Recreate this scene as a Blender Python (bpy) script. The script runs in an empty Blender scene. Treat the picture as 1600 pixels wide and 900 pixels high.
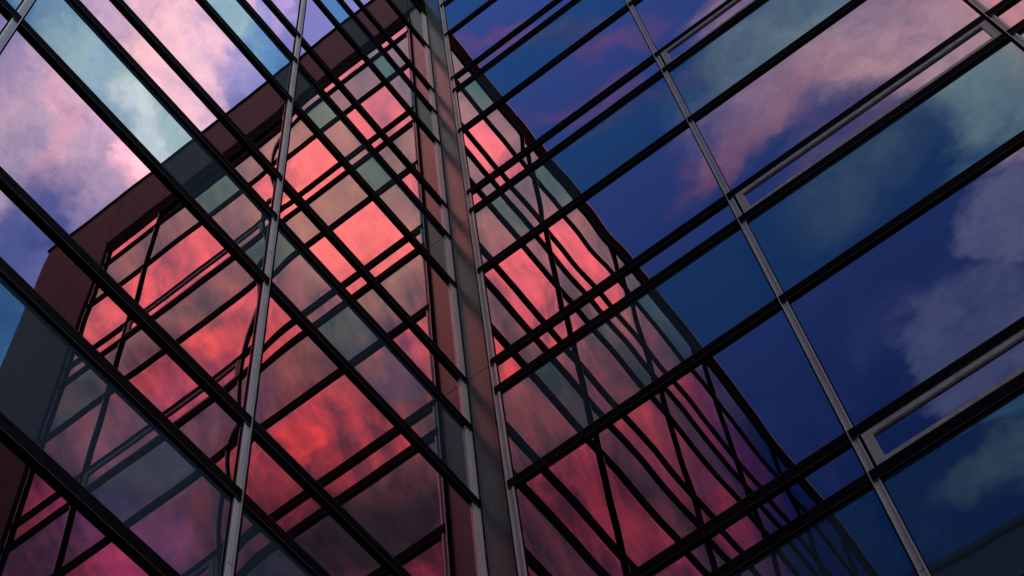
import bpy, math, random
from mathutils import Vector, Matrix
random.seed(7)
S = bpy.context.scene
COL = S.collection
CAMZ = 1.6

# ------------------------------------------------------------------ camera
yaw, pitch, roll = 0.4840, 1.1020, -0.1790
F_PX, CX, CY = 2472.0, 3.566, 5.640
fw = Vector((-math.sin(yaw)*math.cos(pitch), math.cos(yaw)*math.cos(pitch), math.sin(pitch)))
r0 = Vector((math.cos(yaw), math.sin(yaw), 0))
u0 = r0.cross(fw)
rt = math.cos(roll)*r0 + math.sin(roll)*u0
up = -math.sin(roll)*r0 + math.cos(roll)*u0
cam_d = bpy.data.cameras.new('camera')
cam = bpy.data.objects.new('camera', cam_d)
COL.objects.link(cam)
cam.matrix_world = Matrix(((rt.x, up.x, -fw.x, CX), (rt.y, up.y, -fw.y, -CY), (rt.z, up.z, -fw.z, CAMZ), (0, 0, 0, 1)))
cam_d.sensor_width = 36.0
cam_d.lens = F_PX/1600.0*36.0
cam_d.clip_start, cam_d.clip_end = 0.05, 3000
S.camera = cam
S.render.resolution_x, S.render.resolution_y = 1024, 576

# ------------------------------------------------------------------ view
S.view_settings.view_transform = 'Standard'
S.view_settings.look = 'None'
S.view_settings.exposure = 0.0
S.view_settings.gamma = 1.0
S.view_settings.use_curve_mapping = False
try:
    S.cycles.max_bounces = 8
    S.cycles.glossy_bounces = 6
    S.cycles.diffuse_bounces = 2
    S.cycles.caustics_reflective = True
    S.cycles.blur_glossy = 0.3
except Exception:
    pass


# ------------------------------------------------------------------ node helpers
class NT:
    def __init__(s, tree):
        s.t = tree; s.n = tree.nodes; s.l = tree.links

    def new(s, typ, **kw):
        n = s.n.new(typ)
        for k, v in kw.items():
            setattr(n, k, v)
        return n

    def put(s, sock, v):
        if v is None:
            return
        if isinstance(v, bpy.types.NodeSocket):
            s.l.new(v, sock)
        else:
            sock.default_value = v

    def m(s, op, a, b=None, c=None, clamp=False):
        n = s.new('ShaderNodeMath', operation=op, use_clamp=clamp)
        s.put(n.inputs[0], a); s.put(n.inputs[1], b); s.put(n.inputs[2], c)
        return n.outputs[0]

    def v(s, op, a, b=None, scale=None):
        n = s.new('ShaderNodeVectorMath', operation=op)
        s.put(n.inputs[0], a); s.put(n.inputs[1], b)
        if scale is not None:
            s.put(n.inputs['Scale'], scale)
        return n.outputs['Value'] if op in ('LENGTH', 'DOT_PRODUCT', 'DISTANCE') else n.outputs[0]

    def sep(s, a):
        n = s.new('ShaderNodeSeparateXYZ'); s.put(n.inputs[0], a); return n.outputs

    def comb(s, x, y, z):
        n = s.new('ShaderNodeCombineXYZ')
        for i, q in enumerate((x, y, z)):
            s.put(n.inputs[i], q)
        return n.outputs[0]

    def mix(s, f, a, b, mode='MIX'):
        n = s.new('ShaderNodeMix', data_type='RGBA', blend_type=mode)
        n.clamp_factor = True
        s.put(n.inputs[0], f); s.put(n.inputs[6], a); s.put(n.inputs[7], b)
        return n.outputs[2]

    def noise(s, vec, scale, detail=4, rough=0.55, dist=0.0):
        n = s.new('ShaderNodeTexNoise')
        s.put(n.inputs['Vector'], vec)
        n.inputs['Scale'].default_value = scale; n.inputs['Detail'].default_value = detail
        n.inputs['Roughness'].default_value = rough; n.inputs['Distortion'].default_value = dist
        return n.outputs

    def smooth(s, x, a, b, lo=0.0, hi=1.0):
        n = s.new('ShaderNodeMapRange', interpolation_type='SMOOTHSTEP')
        s.put(n.inputs[0], x)
        n.inputs[1].default_value = a; n.inputs[2].default_value = b
        n.inputs[3].default_value = lo; n.inputs[4].default_value = hi
        return n.outputs[0]

    def ramp(s, x, stops, interp='EASE'):
        n = s.new('ShaderNodeValToRGB')
        n.color_ramp.interpolation = interp
        e = n.color_ramp.elements
        while len(e) < len(stops):
            e.new(0.5)
        for i, (p, c) in enumerate(stops):
            e[i].position = p; e[i].color = c4(c)
        s.put(n.inputs[0], x)
        return n.outputs[0]


def c4(c):
    return (c[0], c[1], c[2], 1.0)


# ------------------------------------------------------------------ sky: dusk with clouds
W = bpy.data.worlds.new('World')
S.world = W
W.use_nodes = True
W.node_tree.nodes.clear()
N = NT(W.node_tree)
geo = N.new('ShaderNodeTexCoord').outputs['Generated']
dirv = N.v('NORMALIZE', geo)
dx, dy, dz = N.sep(dirv)[:3]
zc = N.m('MAXIMUM', dz, 0.06)
px = N.m('DIVIDE', dx, zc)
py = N.m('DIVIDE', dy, zc)
P = N.comb(px, py, 0.0)
w1 = N.v('SUBTRACT', N.noise(P, 9.0, 4)[1], (0.5, 0.5, 0.5))
w2 = N.v('SUBTRACT', N.noise(P, 28.0, 4, 0.6)[1], (0.5, 0.5, 0.5))
PW = N.v('ADD', P, N.v('SCALE', w1, scale=0.11))
PW = N.v('ADD', PW, N.v('SCALE', w2, scale=0.04))
nf = N.m('ADD', N.m('MULTIPLY', N.noise(PW, 15.0, 7, 0.62)[0], .7), N.m('MULTIPLY', N.noise(PW, 48.0, 5, 0.62)[0], .3))
nc = N.noise(PW, 5.0, 5, 0.55)[0]


puff = N.noise(N.v('ADD', P, N.v('SCALE', w2, scale=0.07)), 24.0, 7, 0.62)[0]
shade = N.ramp(puff, [(0.30, (0.62, 0.68, 0.82)), (0.50, (0.95, 0.96, 1.0)), (0.66, (1.18, 1.13, 1.04))], 'LINEAR')


def blob(col, cx, cy, rx, ry, ang, colour, strength=1.0, soft=1.0, rag=0.8):
    """one cloud patch of the sky, centred on a direction (dir.xy / dir.z)"""
    d = N.v('SUBTRACT', PW, (cx, cy, 0))
    s_ = N.sep(d)
    ca, sa = math.cos(math.radians(ang)), math.sin(math.radians(ang))
    a = N.m('ADD', N.m('MULTIPLY', s_[0], ca/rx), N.m('MULTIPLY', s_[1], sa/rx))
    b = N.m('ADD', N.m('MULTIPLY', s_[0], -sa/ry), N.m('MULTIPLY', s_[1], ca/ry))
    r = N.v('LENGTH', N.comb(a, b, 0))
    r = N.m('ADD', r, N.m('MULTIPLY', N.m('SUBTRACT', nf, 0.5), rag))
    k = N.smooth(r, 1.0-0.5*soft, 1.0+0.5*soft, strength, 0.0)
    return N.mix(k, col, N.mix(1.0, c4(colour), shade, 'MULTIPLY'))


# clear sky: deep blue overhead towards -y, paler towards +y
col = N.mix(N.smooth(py, -0.95, -0.25), c4((0.003, 0.040, 0.18)), c4((0.060, 0.18, 0.52)))
col = N.mix(N.smooth(py, -0.05, 0.12), col, c4((0.35, 0.55, 1.0)))
# high thin cloud everywhere
col = N.mix(N.smooth(nc, 0.50, 0.75, 0, 0.35), col, c4((0.16, 0.27, 0.60)))
# --- bright lilac and pink cloud field (+y side)
BL = [
    (0.36, 0.155, 0.15, 0.060, 10, (1.36, 1.36, 1.26), .92, 1.0),
    (0.455, 0.165, 0.07, 0.030, 20, (0.75, 0.95, 1.05), .7, 1.2),
    (0.395, 0.205, 0.020, 0.020, 20, (0.70, 0.85, 0.98), .6, 1.0),
    (0.355, 0.150, 0.035, 0.016, 40, (1.45, 1.35, 1.45), .8, 1.0),
    (0.350, 0.197, 0.045, 0.022, 30, (3.1, 2.25, 1.90), .95, .9),
    (0.305, 0.160, 0.060, 0.022, 65, (1.80, 1.60, 1.28), .9, .9),
    (0.395, 0.145, 0.050, 0.010, 50, (1.45, 1.15, 1.15), .6, .9),
    (0.310, 0.200, 0.050, 0.016, 20, (1.70, 1.60, 1.35), .8, .9),
    (0.225, 0.190, 0.030, 0.020, 30, (0.80, 0.85, 1.25), .8, .9),
    (0.262, 0.196, 0.030, 0.012, 40, (0.45, 0.72, 1.15), .75, .9),
    (0.460, 0.212, 0.045, 0.022, 30, (0.09, 0.26, 0.68), .85, .9),
    (0.520, 0.245, 0.045, 0.035, 30, (0.15, 0.34, 0.70), .85, .9),
]
BL = [b[:5]+(tuple(q*1.12 for q in b[5]),)+b[6:] for b in BL]
for b in BL:
    col = blob(col, *b)
# --- grey and rose clouds on the deep blue (-y side)
BR = [
    (-0.105, -0.325, 0.070, 0.010, -27, (0.40, 0.26, 0.55), .55, 1.6),
    (-0.080, -0.385, 0.075, 0.008, -20, (0.38, 0.26, 0.52), .5, 1.6),
    (-0.040, -0.458, 0.060, 0.013, 12, (0.62, 0.38, 0.55), .7, 1.3),
    (0.010, -0.420, 0.070, 0.040, 20, (0.80, 0.80, 0.88), .9, 1.1),
    (0.105, -0.480, 0.095, 0.045, -40, (1.35, 1.35, 1.20), .95, 1.0),
    (0.030, -0.440, 0.030, 0.012, 20, (1.10, 0.86, 0.84), .6, 1.2),
    (0.085, -0.455, 0.040, 0.010, 20, (1.35, 1.12, 1.08), .5, 1.2),
    (0.118, -0.575, 0.055, 0.045, -60, (0.95, 1.08, 1.10), .9, .9),
    (0.012, -0.520, 0.060, 0.030, 25, (0.50, 0.56, 0.68), .55, 1.6),
    (0.012, -0.715, 0.050, 0.055, 30, (0.21, 0.42, 0.72), .95, .45),
    (0.078, -0.650, 0.045, 0.055, 30, (0.32, 0.56, 0.84), .95, .5),
    (-0.050, -0.800, 0.050, 0.018, 10, (0.34, 0.44, 0.55), .6, 1.1),
    (-0.010, -0.815, 0.035, 0.040, 10, (0.36, 0.46, 0.58), .7, .8),
]
BR = [b[:5]+((b[5][0]*.74, b[5][1]*.72, b[5][2]*.72),)+b[6:] for b in BR]
for b in BR:
    col = blob(col, *b)
# --- the sunset: burning red cloud towards +x -y
rr = N.v('LENGTH', PW)
PS_ = N.sep(N.v('ADD', P, N.v('SCALE', w1, scale=0.02)))
st = N.v('MULTIPLY', N.comb(N.m('ADD', N.m('MULTIPLY', PS_[0], .24), N.m('MULTIPLY', PS_[1], -.97)),
                            N.m('ADD', N.m('MULTIPLY', PS_[0], .97), N.m('MULTIPLY', PS_[1], .24)), 0), (10.0, 32.0, 1.0))
sn0 = N.noise(st, 1.3, 6, 0.62, 0.15)[0]
sn = N.m('ADD', N.m('MULTIPLY', N.m('SUBTRACT', sn0, .5), N.smooth(rr, .36, .56, .30, .92)), .53)
redbase = N.ramp(rr, [(0.0, (1.2, 1.0, .80)), (0.30, (1.9, 1.15, .75)), (0.40, (3.6, 1.55, .72)), (0.50, (3.5, 1.15, .62)),
                      (0.60, (2.3, .58, .36)), (0.70, (1.15, .29, .24)), (0.82, (0.65, .24, .26)), (1.0, (.7, .40, .45))])
dark = N.ramp(rr, [(0.0, (.9, .85, .75)), (0.38, (1.25, 1.0, .62)), (0.50, (1.35, .90, .56)), (0.60, (.85, .48, .34)), (0.72, (0.34, .18, .17)), (0.84, (0.30, .18, .20)), (1.0, (.5, .38, .48))])
red = N.mix(N.smooth(N.m('ADD', N.m('MULTIPLY', sn, .60), N.m('MULTIPLY', nf, .40)), 0.40, 0.60), dark, redbase)
for b in [
    (0.300, -0.350, 0.060, 0.045, 40, (4.6, 1.95, .80), .85, .8),
    (0.285, -0.285, 0.035, 0.024, 40, (4.3, 1.75, .75), .8, .8),
    (0.474, -0.285, 0.045, 0.030, 40, (3.7, 1.35, .70), .65, .8),
    (0.185, -0.350, 0.030, 0.025, 40, (3.7, 1.6, .85), .6, .8),
    (0.215, -0.445, 0.035, 0.030, 40, (3.6, 1.3, .70), .7, .8),
    (0.400, -0.390, 0.050, 0.020, 60, (3.6, 1.05, .50), .6, .8),
    (0.440, -0.445, 0.030, 0.012, 60, (4.8, .75, .36), .6, .8),
    (0.500, -0.375, 0.070, 0.040, 20, (2.3, .85, .66), .65, .9),
    (0.585, -0.440, 0.060, 0.050, 20, (2.5, .62, .85), .75, .9),
    (0.430, -0.545, 0.065, 0.040, 20, (0.34, .21, .14), .85, .8),
    (0.340, -0.440, 0.020, 0.030, 20, (1.1, .75, .65), .6, .8),
    (0.210, -0.620, 0.060, 0.050, 20, (0.55, .30, .26), .7, .9),
]:
    red = blob(red, *b)
red = N.mix(1.0, red, c4((0.98, 1.08, 1.28)), 'MULTIPLY')
red = N.mix(N.smooth(sn, .40, .58, .38, 0), red, N.mix(1.0, red, c4((.42, .50, .58)), 'MULTIPLY'))
red = N.mix(N.smooth(sn, .56, .72, 0, .8), red, N.mix(1.0, red, c4((1.45, 1.25, 1.05)), 'MULTIPLY'))
kx = N.smooth(N.m('ADD', px, N.m('MULTIPLY', N.m('SUBTRACT', nc, .5), .12)), 0.07, 0.18)
ky = N.smooth(N.m('ADD', py, N.m('MULTIPLY', N.m('SUBTRACT', nc, .5), .08)), -0.03, -0.16)
kr = N.smooth(rr, 0.16, 0.26)
# right of the burning bank the sky below y/z=-.40 turns to rose grey near x=0
side = N.smooth(N.m('ADD', px, N.m('MULTIPLY', py, 0.26)), -0.02, 0.07)
kred = N.m('MULTIPLY', N.m('MULTIPLY', kx, ky), N.m('MULTIPLY', kr, side))
kred = N.m('MULTIPLY', kred, N.smooth(dz, 0.30, 0.62))
# paler dusk haze down to the horizon
hz = N.mix(N.smooth(dz, 0.62, 0.12), col, c4((0.72, 0.80, 0.88)))
fin_sky = N.mix(kred, hz, red)
fin_sky = N.mix(N.smooth(dz, 0.02, -0.03), fin_sky, c4((0.05, 0.045, 0.045)))
bg = N.new('ShaderNodeBackground')
N.l.new(fin_sky, bg.inputs[0])
bg.inputs[1].default_value = 1.0
N.l.new(bg.outputs[0], N.new('ShaderNodeOutputWorld').inputs[0])
W.cycles.sampling_method = 'MANUAL'
W.cycles.sample_map_resolution = 1024

sd = bpy.data.lights.new('sun', 'SUN')
sd.energy = 0.25; sd.angle = math.radians(12); sd.color = (1.0, 0.72, 0.62)
sun = bpy.data.objects.new('sun', sd); COL.objects.link(sun)
sun.rotation_euler = Vector((-0.55, 0.62, -0.35)).to_track_quat('-Z', 'Y').to_euler()


# ------------------------------------------------------------------ materials
def new_mat(name):
    m = bpy.data.materials.new(name); m.use_nodes = True
    m.node_tree.nodes.clear()
    return m, NT(m.node_tree)


def glass_mat(name, axis, tint, base, gain, off, nrm):
    """reflective coated pane: dark body, strong grazing mirror, every sheet slightly out of true"""
    m, n = new_mat(name)
    tc = n.new('ShaderNodeTexCoord')
    oi = n.new('ShaderNodeObjectInfo').outputs['Random']
    g = n.sep(tc.outputs['Generated'])
    u = n.m('SUBTRACT', n.m('MULTIPLY', g[1 if axis == 'y' else 0], 2.0), 1.0)
    v = n.m('SUBTRACT', n.m('MULTIPLY', g[2], 2.0), 1.0)
    off3 = n.comb(n.m('MULTIPLY', oi, 37.0), n.m('MULTIPLY', oi, 91.0), n.m('MULTIPLY', oi, 13.0))
    ob = n.v('ADD', tc.outputs['Object'], off3)
    nz = n.sep(n.v('SUBTRACT', n.noise(ob, 0.9, 1.5, 0.4)[1], (0.5, 0.5, 0.5)))
    n2 = n.sep(n.v('SUBTRACT', n.noise(ob, 4.5, 1, 0.4)[1], (0.5, 0.5, 0.5)))
    u2 = n.m('MULTIPLY', u, u)
    u4 = n.m('MULTIPLY', u2, u2)
    u8 = n.m('MULTIPLY', u4, u4)
    edge = n.m('MULTIPLY', u8, u4)                       # only near the upright edges
    sgn = n.m('SIGN', u)
    wave = n.m('SINE', n.m('ADD', n.m('MULTIPLY', g[2], 5.5), n.m('MULTIPLY', oi, 6.28)))
    A, B, E_, G_, R_ = nrm
    su = n.m('MULTIPLY', n.m('MULTIPLY', u2, u), A)
    su = n.m('ADD', su, n.m('MULTIPLY', nz[0], B))
    su = n.m('ADD', su, n.m('MULTIPLY', n.m('MULTIPLY', edge, sgn), n.m('ADD', E_, n.m('MULTIPLY', wave, E_*.7))))
    su = n.m('ADD', su, n.m('MULTIPLY', n2[0], G_))
    su = n.m('ADD', su, n.m('MULTIPLY', n.m('SUBTRACT', oi, 0.5), R_))
    oj = n.m('FRACT', n.m('MULTIPLY', oi, 17.3))
    sv = n.m('MULTIPLY', n.m('MULTIPLY', n.m('MULTIPLY', v, v), v), A)
    sv = n.m('ADD', sv, n.m('MULTIPLY', nz[1], B))
    sv = n.m('ADD', sv, n.m('MULTIPLY', n.m('MULTIPLY', edge, wave), E_))
    sv = n.m('ADD', sv, n.m('MULTIPLY', n2[1], G_))
    sv = n.m('ADD', sv, n.m('MULTIPLY', n.m('SUBTRACT', oj, 0.5), R_*.6))
    T = n.comb(0.0, su, sv) if axis == 'y' else n.comb(su, 0.0, sv)
    gn = n.new('ShaderNodeNewGeometry')
    nn = n.v('NORMALIZE', n.v('ADD', gn.outputs['Normal'], T))
    fr = n.new('ShaderNodeFresnel'); fr.inputs[0].default_value = 1.5
    f = fr.outputs[0]
    r = n.m('DIVIDE', n.m('MULTIPLY', f, 2.0), n.m('ADD', f, 1.0))
    r = n.m('ADD', n.m('MULTIPLY', r, gain), off, clamp=True)
    # faint dust film breaks the even reflection
    dust = n.smooth(n.noise(ob, 2.2, 6, 0.65)[0], 0.35, 0.75, 1.0, 0.93)
    gl = n.new('ShaderNodeBsdfGlossy'); gl.inputs['Roughness'].default_value = 0.0
    n.put(gl.inputs['Color'], n.mix(1.0, c4(tint), n.comb(dust, dust, dust), 'MULTIPLY'))
    n.l.new(nn, gl.inputs['Normal'])
    di = n.new('ShaderNodeBsdfDiffuse'); di.inputs[0].default_value = c4(base)
    mx = n.new('ShaderNodeMixShader')
    n.l.new(r, mx.inputs[0]); n.l.new(di.outputs[0], mx.inputs[1]); n.l.new(gl.outputs[0], mx.inputs[2])
    n.l.new(mx.outputs[0], n.new('ShaderNodeOutputMaterial').inputs[0])
    return m


def solid(name, colour, rough=0.5, metal=0.0, spec=0.5, vary=0.0, scale=6.0, bump=0.0, stretch=(1, 1, 1)):
    m, n = new_mat(name)
    b = n.new('ShaderNodeBsdfPrincipled')
    b.inputs['Roughness'].default_value = rough
    b.inputs['Metallic'].default_value = metal
    b.inputs['Specular IOR Level'].default_value = spec
    tc = n.v('MULTIPLY', n.new('ShaderNodeTexCoord').outputs['Object'], stretch)
    nz = n.noise(tc, scale, 6, 0.6)[0]
    lo = tuple(x*(1-vary) for x in colour); hi = tuple(min(1, x*(1+vary)) for x in colour)
    n.l.new(n.ramp(nz, [(0.3, lo), (0.7, hi)]), b.inputs['Base Color'])
    n.l.new(n.smooth(nz, .3, .7, max(0, rough*(1-vary*.5)), min(1, rough*(1+vary*.5))), b.inputs['Roughness'])
    if bump:
        bp = n.new('ShaderNodeBump'); bp.inputs['Strength'].default_value = 0.3; bp.inputs['Distance'].default_value = bump
        n.l.new(n.noise(tc, scale*6, 4)[0], bp.inputs['Height']); n.l.new(bp.outputs[0], b.inputs['Normal'])
    n.l.new(b.outputs[0], n.new('ShaderNodeOutputMaterial').inputs[0])
    return m


def matte(name, colour, gloss=0.006):
    m, n = new_mat(name)
    tc = n.new('ShaderNodeTexCoord').outputs['Object']
    d = n.new('ShaderNodeBsdfDiffuse')
    n.l.new(n.ramp(n.noise(tc, 5.0, 5)[0], [(0.3, tuple(q*.6 for q in colour)), (0.7, tuple(q*1.4 for q in colour))]), d.inputs[0])
    g_ = n.new('ShaderNodeBsdfGlossy'); g_.inputs['Roughness'].default_value = 0.35
    mx = n.new('ShaderNodeMixShader'); mx.inputs[0].default_value = gloss
    n.l.new(d.outputs[0], mx.inputs[1]); n.l.new(g_.outputs[0], mx.inputs[2])
    n.l.new(mx.outputs[0], n.new('ShaderNodeOutputMaterial').inputs[0])
    return m


CLEAR = (0.93, 0.59, 0.82)
TEAL = (0.34, 0.52, 0.64)
GAIN, OFF = 1.0, 0.19
SHL = (0.0018, 0.0045, 0.0085, 0.0005, 0.0024)
SHR = (0.0062, 0.0110, 0.0015, 0.0003, 0.0040)
MAT = {
    'clear_y': glass_mat('clear_glass_left', 'y', CLEAR, (0.004, 0.004, 0.005), GAIN, OFF, SHL),
    'teal_y': glass_mat('teal_glass_left', 'y', TEAL, (0.056, 0.094, 0.126), GAIN, OFF, SHL),
    'clear_x': glass_mat('clear_glass_right', 'x', CLEAR, (0.004, 0.004, 0.005), GAIN, OFF, SHR),
    'teal_x': glass_mat('teal_glass_right', 'x', TEAL, (0.056, 0.094, 0.126), GAIN, OFF, SHR),
    'black': matte('black_coated_metal', (0.006, 0.0062, 0.0068)),
    'gasket': matte('black_rubber', (0.006, 0.006, 0.007), 0.002),
    'alu': solid('satin_aluminium', (0.52, 0.60, 0.57), 0.45, 0.0, 0.2, 0.18, 2.0, stretch=(8, 8, .6)),
    'alu_edge': solid('bright_aluminium_edge', (0.66, 0.73, 0.70), 0.35, 0.2, 0.4, 0.1, 2.0),
    'trim_glint': solid('dull_metal_and_edge_glint', (0.10, 0.105, 0.11), 0.5, 0.0, 0.1, 0.2, 3.0),  # window frames; on the fins a grey that paints the edge highlight
    'clad': solid('brown_grey_cladding', (0.140, 0.140, 0.105), 0.6, 0, 0.08, 0.22, 1.3, 0.002),
    'panel': solid('satin_corner_sheet', (0.115, 0.180, 0.178), 0.27, 0.0, 0.20, 0.10, 1.5, 0, (3, 3, .5)),
    'joint': solid('dark_joint', (0.028, 0.028, 0.028), 0.8),
    'render': solid('dark_render', (0.10, 0.10, 0.10), 0.85, 0, 0.2, 0.15, 0.8, 0.004),
    'roof': solid('roof_felt', (0.07, 0.07, 0.075), 0.9, 0, 0.2, 0.2, 1.0, 0.004),
    'paving': solid('grey_paving', (0.24, 0.23, 0.22), 0.85, 0, 0.3, 0.25, 2.0, 0.003),
    'dkglass': solid('dark_window_glass', (0.012, 0.016, 0.02), 0.05, 0, 0.8),
}

# ------------------------------------------------------------------ mesh helpers
MESHES = {}


def link(name, mesh, parent=None, loc=(0, 0, 0)):
    o = bpy.data.objects.new(name, mesh)
    COL.objects.link(o)
    o.location = loc
    if parent:
        o.parent = parent
    return o


def box_mesh(name, sx, sy, sz, mats, bevel=0.0):
    key = (name, round(sx, 4), round(sy, 4), round(sz, 4), tuple(mats), bevel)
    if key in MESHES:
        return MESHES[key]
    me = bpy.data.meshes.new(name)
    x, y, z = sx/2, sy/2, sz/2
    v = [(a*x, b*y, c*z) for a in (-1, 1) for b in (-1, 1) for c in (-1, 1)]
    f = [(0, 1, 3, 2), (4, 6, 7, 5), (0, 4, 5, 1), (2, 3, 7, 6), (0, 2, 6, 4), (1, 5, 7, 3)]
    me.from_pydata(v, [], f)
    if bevel:
        import bmesh
        bm = bmesh.new(); bm.from_mesh(me)
        bmesh.ops.bevel(bm, geom=bm.edges[:], offset=bevel, segments=1, affect='EDGES')
        bm.to_mesh(me); bm.free()
    for q in mats:
        me.materials.append(MAT[q])
    MESHES[key] = me
    return me


def add_box(name, lo, hi, mat, parent=None, bevel=0.0):
    sx, sy, sz = (hi[i]-lo[i] for i in range(3))
    me = box_mesh(name, sx, sy, sz, (mat,), bevel)
    return link(name, me, parent, tuple((hi[i]+lo[i])/2 for i in range(3)))


def boxes(name, lst, parent=None, mats=('black',)):
    """several boxes (lo, hi, slot) as ONE mesh, origin at the first box's centre"""
    o = [(lst[0][0][i]+lst[0][1][i])/2 for i in range(3)]
    v, f, mi = [], [], []
    for lo, hi, slot in lst:
        b = len(v)
        v += [(x-o[0], y-o[1], z-o[2]) for x in (lo[0], hi[0]) for y in (lo[1], hi[1]) for z in (lo[2], hi[2])]
        f += [tuple(b+i for i in q) for q in [(0, 1, 3, 2), (4, 6, 7, 5), (0, 4, 5, 1), (2, 3, 7, 6), (0, 2, 6, 4), (1, 5, 7, 3)]]
        mi += [slot]*6
    me = bpy.data.meshes.new(name)
    me.from_pydata(v, [], f)
    for q in mats:
        me.materials.append(MAT[q])
    me.polygons.foreach_set('material_index', mi)
    if parent:
        o = [o[i]-parent.location[i] for i in range(3)]
    return link(name, me, parent, o)


def empty(name, loc, label, cat, group=None):
    o = bpy.data.objects.new(name, None); COL.objects.link(o)
    o.location = loc; o['label'] = label; o['category'] = cat
    if group:
        o['group'] = group
    return o


# a wall frame: side 'L' is the plane x=0 (runs along -y), side 'R' the plane y=0 (runs along +x)
def wb(side, a0, a1, z0, z1, d0, d1):
    """box: along the wall a0..a1 from the corner, height z0..z1, proud of the glass d0..d1"""
    if side == 'L':
        return (d0, -a1, z0), (d1, -a0, z1)
    return (a0, -d1, z0), (a1, -d0, z1)


# ------------------------------------------------------------------ levels (metres above the paving)
GL = {-8: -1.08, -7: 0.0, -6: 0.72, -5: 2.53, -4: 3.57, -3: 4.33, -2: 6.118, -1: 7.193, 0: 7.953, 1: 9.774, 2: 10.847,
      3: 11.604, 4: 13.413, 5: 14.492, 6: 15.273, 7: 17.085, 8: 18.104, 9: 18.902, 10: 20.656, 11: 22.20}
GR = {-8: -1.08, -7: 0.26, -6: 0.73, -5: 2.53, -4: 3.90, -3: 4.36, -2: 6.15, -1: 7.516, 0: 7.963, 1: 9.764, 2: 11.136,
      3: 11.604, 4: 13.364, 5: 14.757, 6: 15.234, 7: 17.03, 8: 18.404, 9: 18.866, 10: 20.669, 11: 22.049, 12: 22.56}
for D in (GL, GR):
    for k in D:
        D[k] += CAMZ-.008
FT = 0.102           # fin height and projection
TOP_L, TOP_R = 22.88+CAMZ, 24.88+CAMZ
ML = [2.385, 4.719, 7.03, 9.36, 11.69, 14.02, 16.35]
MR = [2.702, 5.130, 6.190]
L0, R0 = 0.085, 0.273            # where the glazing starts beside the corner
R_END = 7.97


def curtain_wall(side, root, levels, mull, start, a_first):
    FD = 0.025 if side == 'L' else 0.023
    ks = sorted(levels)
    ax = 'y' if side == 'L' else 'x'
    end = mull[-1]
    bays = [start] + mull
    # panes
    for i in range(len(bays)-1):
        b0, b1 = bays[i]+.008, bays[i+1]-.008
        for k0, k1 in zip(ks, ks[1:]):
            z0, z1 = levels[k0]-.03, levels[k1]-.05
            teal = (k0 % 3 == 1)
            if side == 'R' and k0 == 11:
                teal = False
            if side == 'R' and i == 1 and k0 % 3 == 2:
                continue                                   # an opening light stands here
            lo, hi = wb(side, b0, b1, z0, z1, -.020, 0.0)
            mat = ('teal_' if teal else 'clear_')+ax
            add_box('spandrel_pane' if teal else 'window_pane', lo, hi, mat, root)
    # horizontal fins
    for k in ks[1:]:
        z = levels[k]
        lst = [wb(side, a_first, end+.05, z-FT, z, -.004, FD) + (0,),
               wb(side, a_first-.002, end+.052, z-FT-.0005, z-FT+.0030, FD-.002, FD+.0008) + (1,),  # thin grey strip painting the light line along the lower front edge
               wb(side, a_first-.002, end+.052, z-.0015, z+.0010, FD-.003, FD+.0008) + (1,)]  # same grey for the sky glint on the top edge
        boxes('horizontal_fin', lst, root, ('black', 'trim_glint'))
    # upright mullions
    zt, zb = levels[ks[-1]]-.01, levels[ks[0]]
    for i, a in enumerate(mull):
        zs_ = [levels[k]+.42 for k in ks if k % 3 == 1 and levels[k]+.5 < zt]
        body = boxes('mullion', [wb(side, a-.025, a+.023, zb, zt, -.003, .013) + (0,)], root, ('alu',))
        boxes('mullion_rib', [wb(side, a-.026, a-.020, zb, zt, -.002, FD+.004) + (0,)], body, ('alu_edge',))
        boxes('mullion_rib', [wb(side, a+.013, a+.0235, zb, zt, .0135, .0175) + (0,)], body, ('alu_edge',))
        boxes('gasket', [wb(side, a-.035, a-.0265, zb, zt, -.003, .036) + (0,)], body, ('gasket',))
        boxes('gasket', [wb(side, a+.0240, a+.030, zb, zt, -.003, .006) + (0,)], body, ('gasket',))
        for q in zs_:
            boxes('splice_joint', [wb(side, a-.0255, a+.0232, q, q+.004, .010, .0145) + (0,)], body, ('gasket',))


# ------------------------------------------------------------------ left wing
Lw = empty('glass_building', (0, -8, 0), 'lower glass wing on the left, thin mullions and black fins sloping down to the corner', 'building', 'wings of the glass office building')
Lw.location = (0, 0, 0)
curtain_wall('L', Lw, GL, ML, L0, 0.012)
add_box('wall', (-14, -16.40, 0), (-.045, 9.0, 22.20+CAMZ-.02), 'joint', Lw)
add_box('roof', (-13.9, -16.3, 22.20+CAMZ-.02), (-.35, 9.0, 22.45+CAMZ), 'roof', Lw)
boxes('parapet', [wb('L', -.0, 16.45, 22.205+CAMZ, 22.81+CAMZ, -.30, .018) + (0,)], Lw, ('black',))
boxes('coping', [wb('L', -.0, 16.47, 22.81+CAMZ, TOP_L, -.33, .030) + (0,)], Lw, ('alu',))
# upright end frame against the corner sheet
zt = 22.19+CAMZ
ef = boxes('end_frame', [wb('L', .020, .078, 0.0, zt, -.004, .010) + (0,)], Lw, ('alu',))
boxes('frame_rib', [wb('L', .009, .020, 0.0, zt, -.004, .022) + (0,)], ef, ('alu_edge',))
boxes('frame_rib', [wb('L', .044, .054, 0.0, zt, .0095, .019) + (0,)], ef, ('alu_edge',))
boxes('frame_rib', [wb('L', .078, .090, 0.0, zt, -.004, .015) + (0,)], ef, ('alu_edge',))
boxes('gasket', [wb('L', .0005, .0088, 0.0, zt, -.004, .030) + (0,)], ef, ('gasket',))

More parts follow.
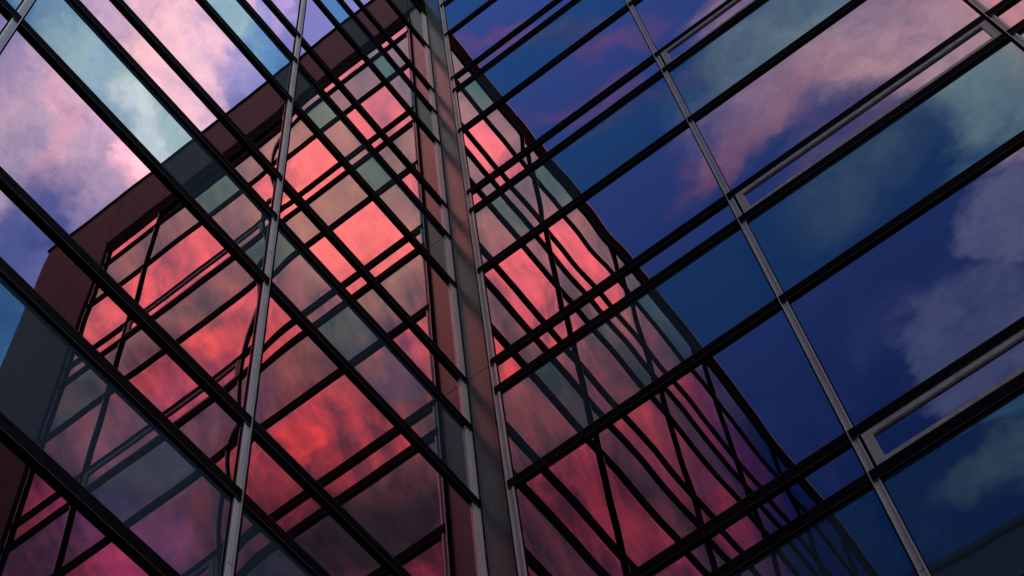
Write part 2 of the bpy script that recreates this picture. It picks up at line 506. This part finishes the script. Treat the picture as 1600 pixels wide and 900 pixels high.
# ------------------------------------------------------------------ right wing
Rw = empty('glass_building', (0, 0, 0), 'taller glass wing on the right with vent windows, brown clad parapet seen reflected', 'building', 'wings of the glass office building')
curtain_wall('R', Rw, GR, MR, R0+.055, R0+.008)
add_box('wall', (0.0, .045, 0), (R_END-.03, 14, TOP_R-.30), 'joint', Rw)
add_box('roof', (0.05, .30, TOP_R-.30), (R_END-.1, 13.9, TOP_R-.12), 'roof', Rw)
zt = 22.56+CAMZ
ef = boxes('end_frame', [wb('R', R0+.012, R0+.050, 0.0, zt, -.004, .012) + (0,)], Rw, ('alu',))
boxes('frame_rib', [wb('R', R0+.001, R0+.011, 0.0, zt, -.004, .028) + (0,)], ef, ('alu_edge',))
boxes('frame_rib', [wb('R', R0+.044, R0+.058, 0.0, zt, -.004, .020) + (0,)], ef, ('alu_edge',))
boxes('gasket', [wb('R', R0-.006, R0+.0005, 0.0, zt, -.004, .034) + (0,)], ef, ('gasket',))
boxes('gasket', [wb('R', R0+.0585, R0+.066, 0.0, zt, -.004, .006) + (0,)], ef, ('gasket',))
# dark band over the glazing, then the clad parapet and the clad end bay
boxes('head_band', [wb('R', R0, MR[-1]+.10, 22.575+CAMZ, 22.90+CAMZ, -.30, .022) + (0,)], Rw, ('black',))
boxes('side_band', [wb('R', MR[-1]+.045, MR[-1]+.10, 0, 22.57+CAMZ, -.05, .026) + (0,)], Rw, ('black',))
rows = [22.91, 23.56, 24.20, 24.80]
cuts = [0.0, R0, 2.702, 5.130, 6.30, R_END]
g = .003
for r in range(3):
    for c in range(5):
        add_box('cladding_panel', (cuts[c]+g, -.030, rows[r]+CAMZ+g), (cuts[c+1]-g, .04, rows[r+1]+CAMZ-g), 'clad', Rw, .004)
z = 22.91+CAMZ
while z > 0.7:
    add_box('cladding_panel', (6.30+g, -.030, z-.645+g), (R_END-g, .04, z-g), 'clad', Rw, .004)
    z -= .645
boxes('coping', [((-.02, -.055, 24.80+CAMZ), (R_END+.03, .34, TOP_R), 0)], Rw, ('black',))
zs = TOP_R-.1
k = 0
while zs > .7:                                             # end wall of the wing
    for j in range(4):
        add_box('cladding_panel', (R_END-.03, .05+j*3.4+g, zs-1.29+g), (R_END, .05+(j+1)*3.4-g, zs-g), 'clad', Rw, .004)
    zs -= 1.29
# opening lights between the first and second mullion
for k in (2, 5, 8, -1, -4):
    z0, z1 = GR[k]+.006, GR[k+1]-FT-.004
    a0, a1 = MR[0]+.044, MR[1]-.050
    fwid, fdep = .046, .022
    vw = boxes('vent_window', [wb('R', a0, a1, z0, z0+.040, -.02, fdep) + (0,),
                               wb('R', a0, a1, z1-fwid, z1, -.02, fdep) + (0,),
                               wb('R', a0, a0+.062, z0+.0405, z1-fwid-.0005, -.02, fdep-.001) + (0,),
                               wb('R', a1-.062, a1, z0+.0405, z1-fwid-.0005, -.02, fdep-.001) + (0,)], Rw, ('alu',))
    vw['label'] = 'narrow opening vent window in a grey metal frame'
    lo, hi = wb('R', a0+.03, a1-.03, z0+.02, z1-.02, -.016, .004)
    p = add_box('pane', lo, hi, 'clear_x', None)
    p.parent = vw; p.location = Vector(p.location)-Vector(vw.location)
    boxes('gasket', [wb('R', a0-.0115, a0-.0015, z0-.03, z1+.02, -.015, .004) + (0,)], vw, ('gasket',))
    boxes('gasket', [wb('R', a1+.0015, a1+.0115, z0-.03, z1+.02, -.015, .004) + (0,)], vw, ('gasket',))

# ------------------------------------------------------------------ corner column between the wings
Cc = empty('corner_column', (0, 0, 0), 'satin grey metal column strip standing in the corner between the two glass walls', 'column')
j = [0.02, 2.52, 5.53, 8.545, 11.56, 14.58, 17.59, 20.60, 22.905]
for a, b in zip(j, j[1:]):
    add_box('metal_panel', (0.003, -.001, a+CAMZ*(a > .1)+.003), (R0-.002, .03, b+CAMZ-.003), 'panel', Cc, .002)

# ------------------------------------------------------------------ building behind the camera
Ob = empty('office_building', (6, -20, 0), 'dark plain building mirrored as a black slope in the bottom right glass', 'building')
H = 29.85+CAMZ


def ob(name, lo, hi, mat, parent, bevel=0):
    o = add_box(name, lo, hi, mat, None, bevel)
    o.parent = parent
    o.location = Vector(o.location)-Vector((6, -20, 0))
    return o


ob('wall', (-16, -34, 0), (30, -20, H-.25), 'render', Ob)
ob('coping', (-16.1, -34.1, H-.25), (30.1, -19.9, H), 'joint', Ob)
wm = None
for fl in range(7):
    for c in range(14):
        x = -14+c*3.2
        z = 1.0+fl*3.8
        f = ob('window', (x, -20.02, z), (x+2.0, -19.96, z+1.9), 'trim_glint', Ob)
        p = add_box('pane', (x+.07, -19.965, z+.07), (x+1.93, -19.95, z+1.83), 'dkglass', None)
        p.parent = f; p.location = (0, .032, 0)

# ------------------------------------------------------------------ ground
gm = bpy.data.meshes.new('ground')
gm.from_pydata([(-900, -900, 0), (900, -900, 0), (900, 900, 0), (-900, 900, 0)], [], [(0, 1, 2, 3)])
gm.materials.append(MAT['paving'])
gr = link('ground', gm); gr['kind'] = 'structure'
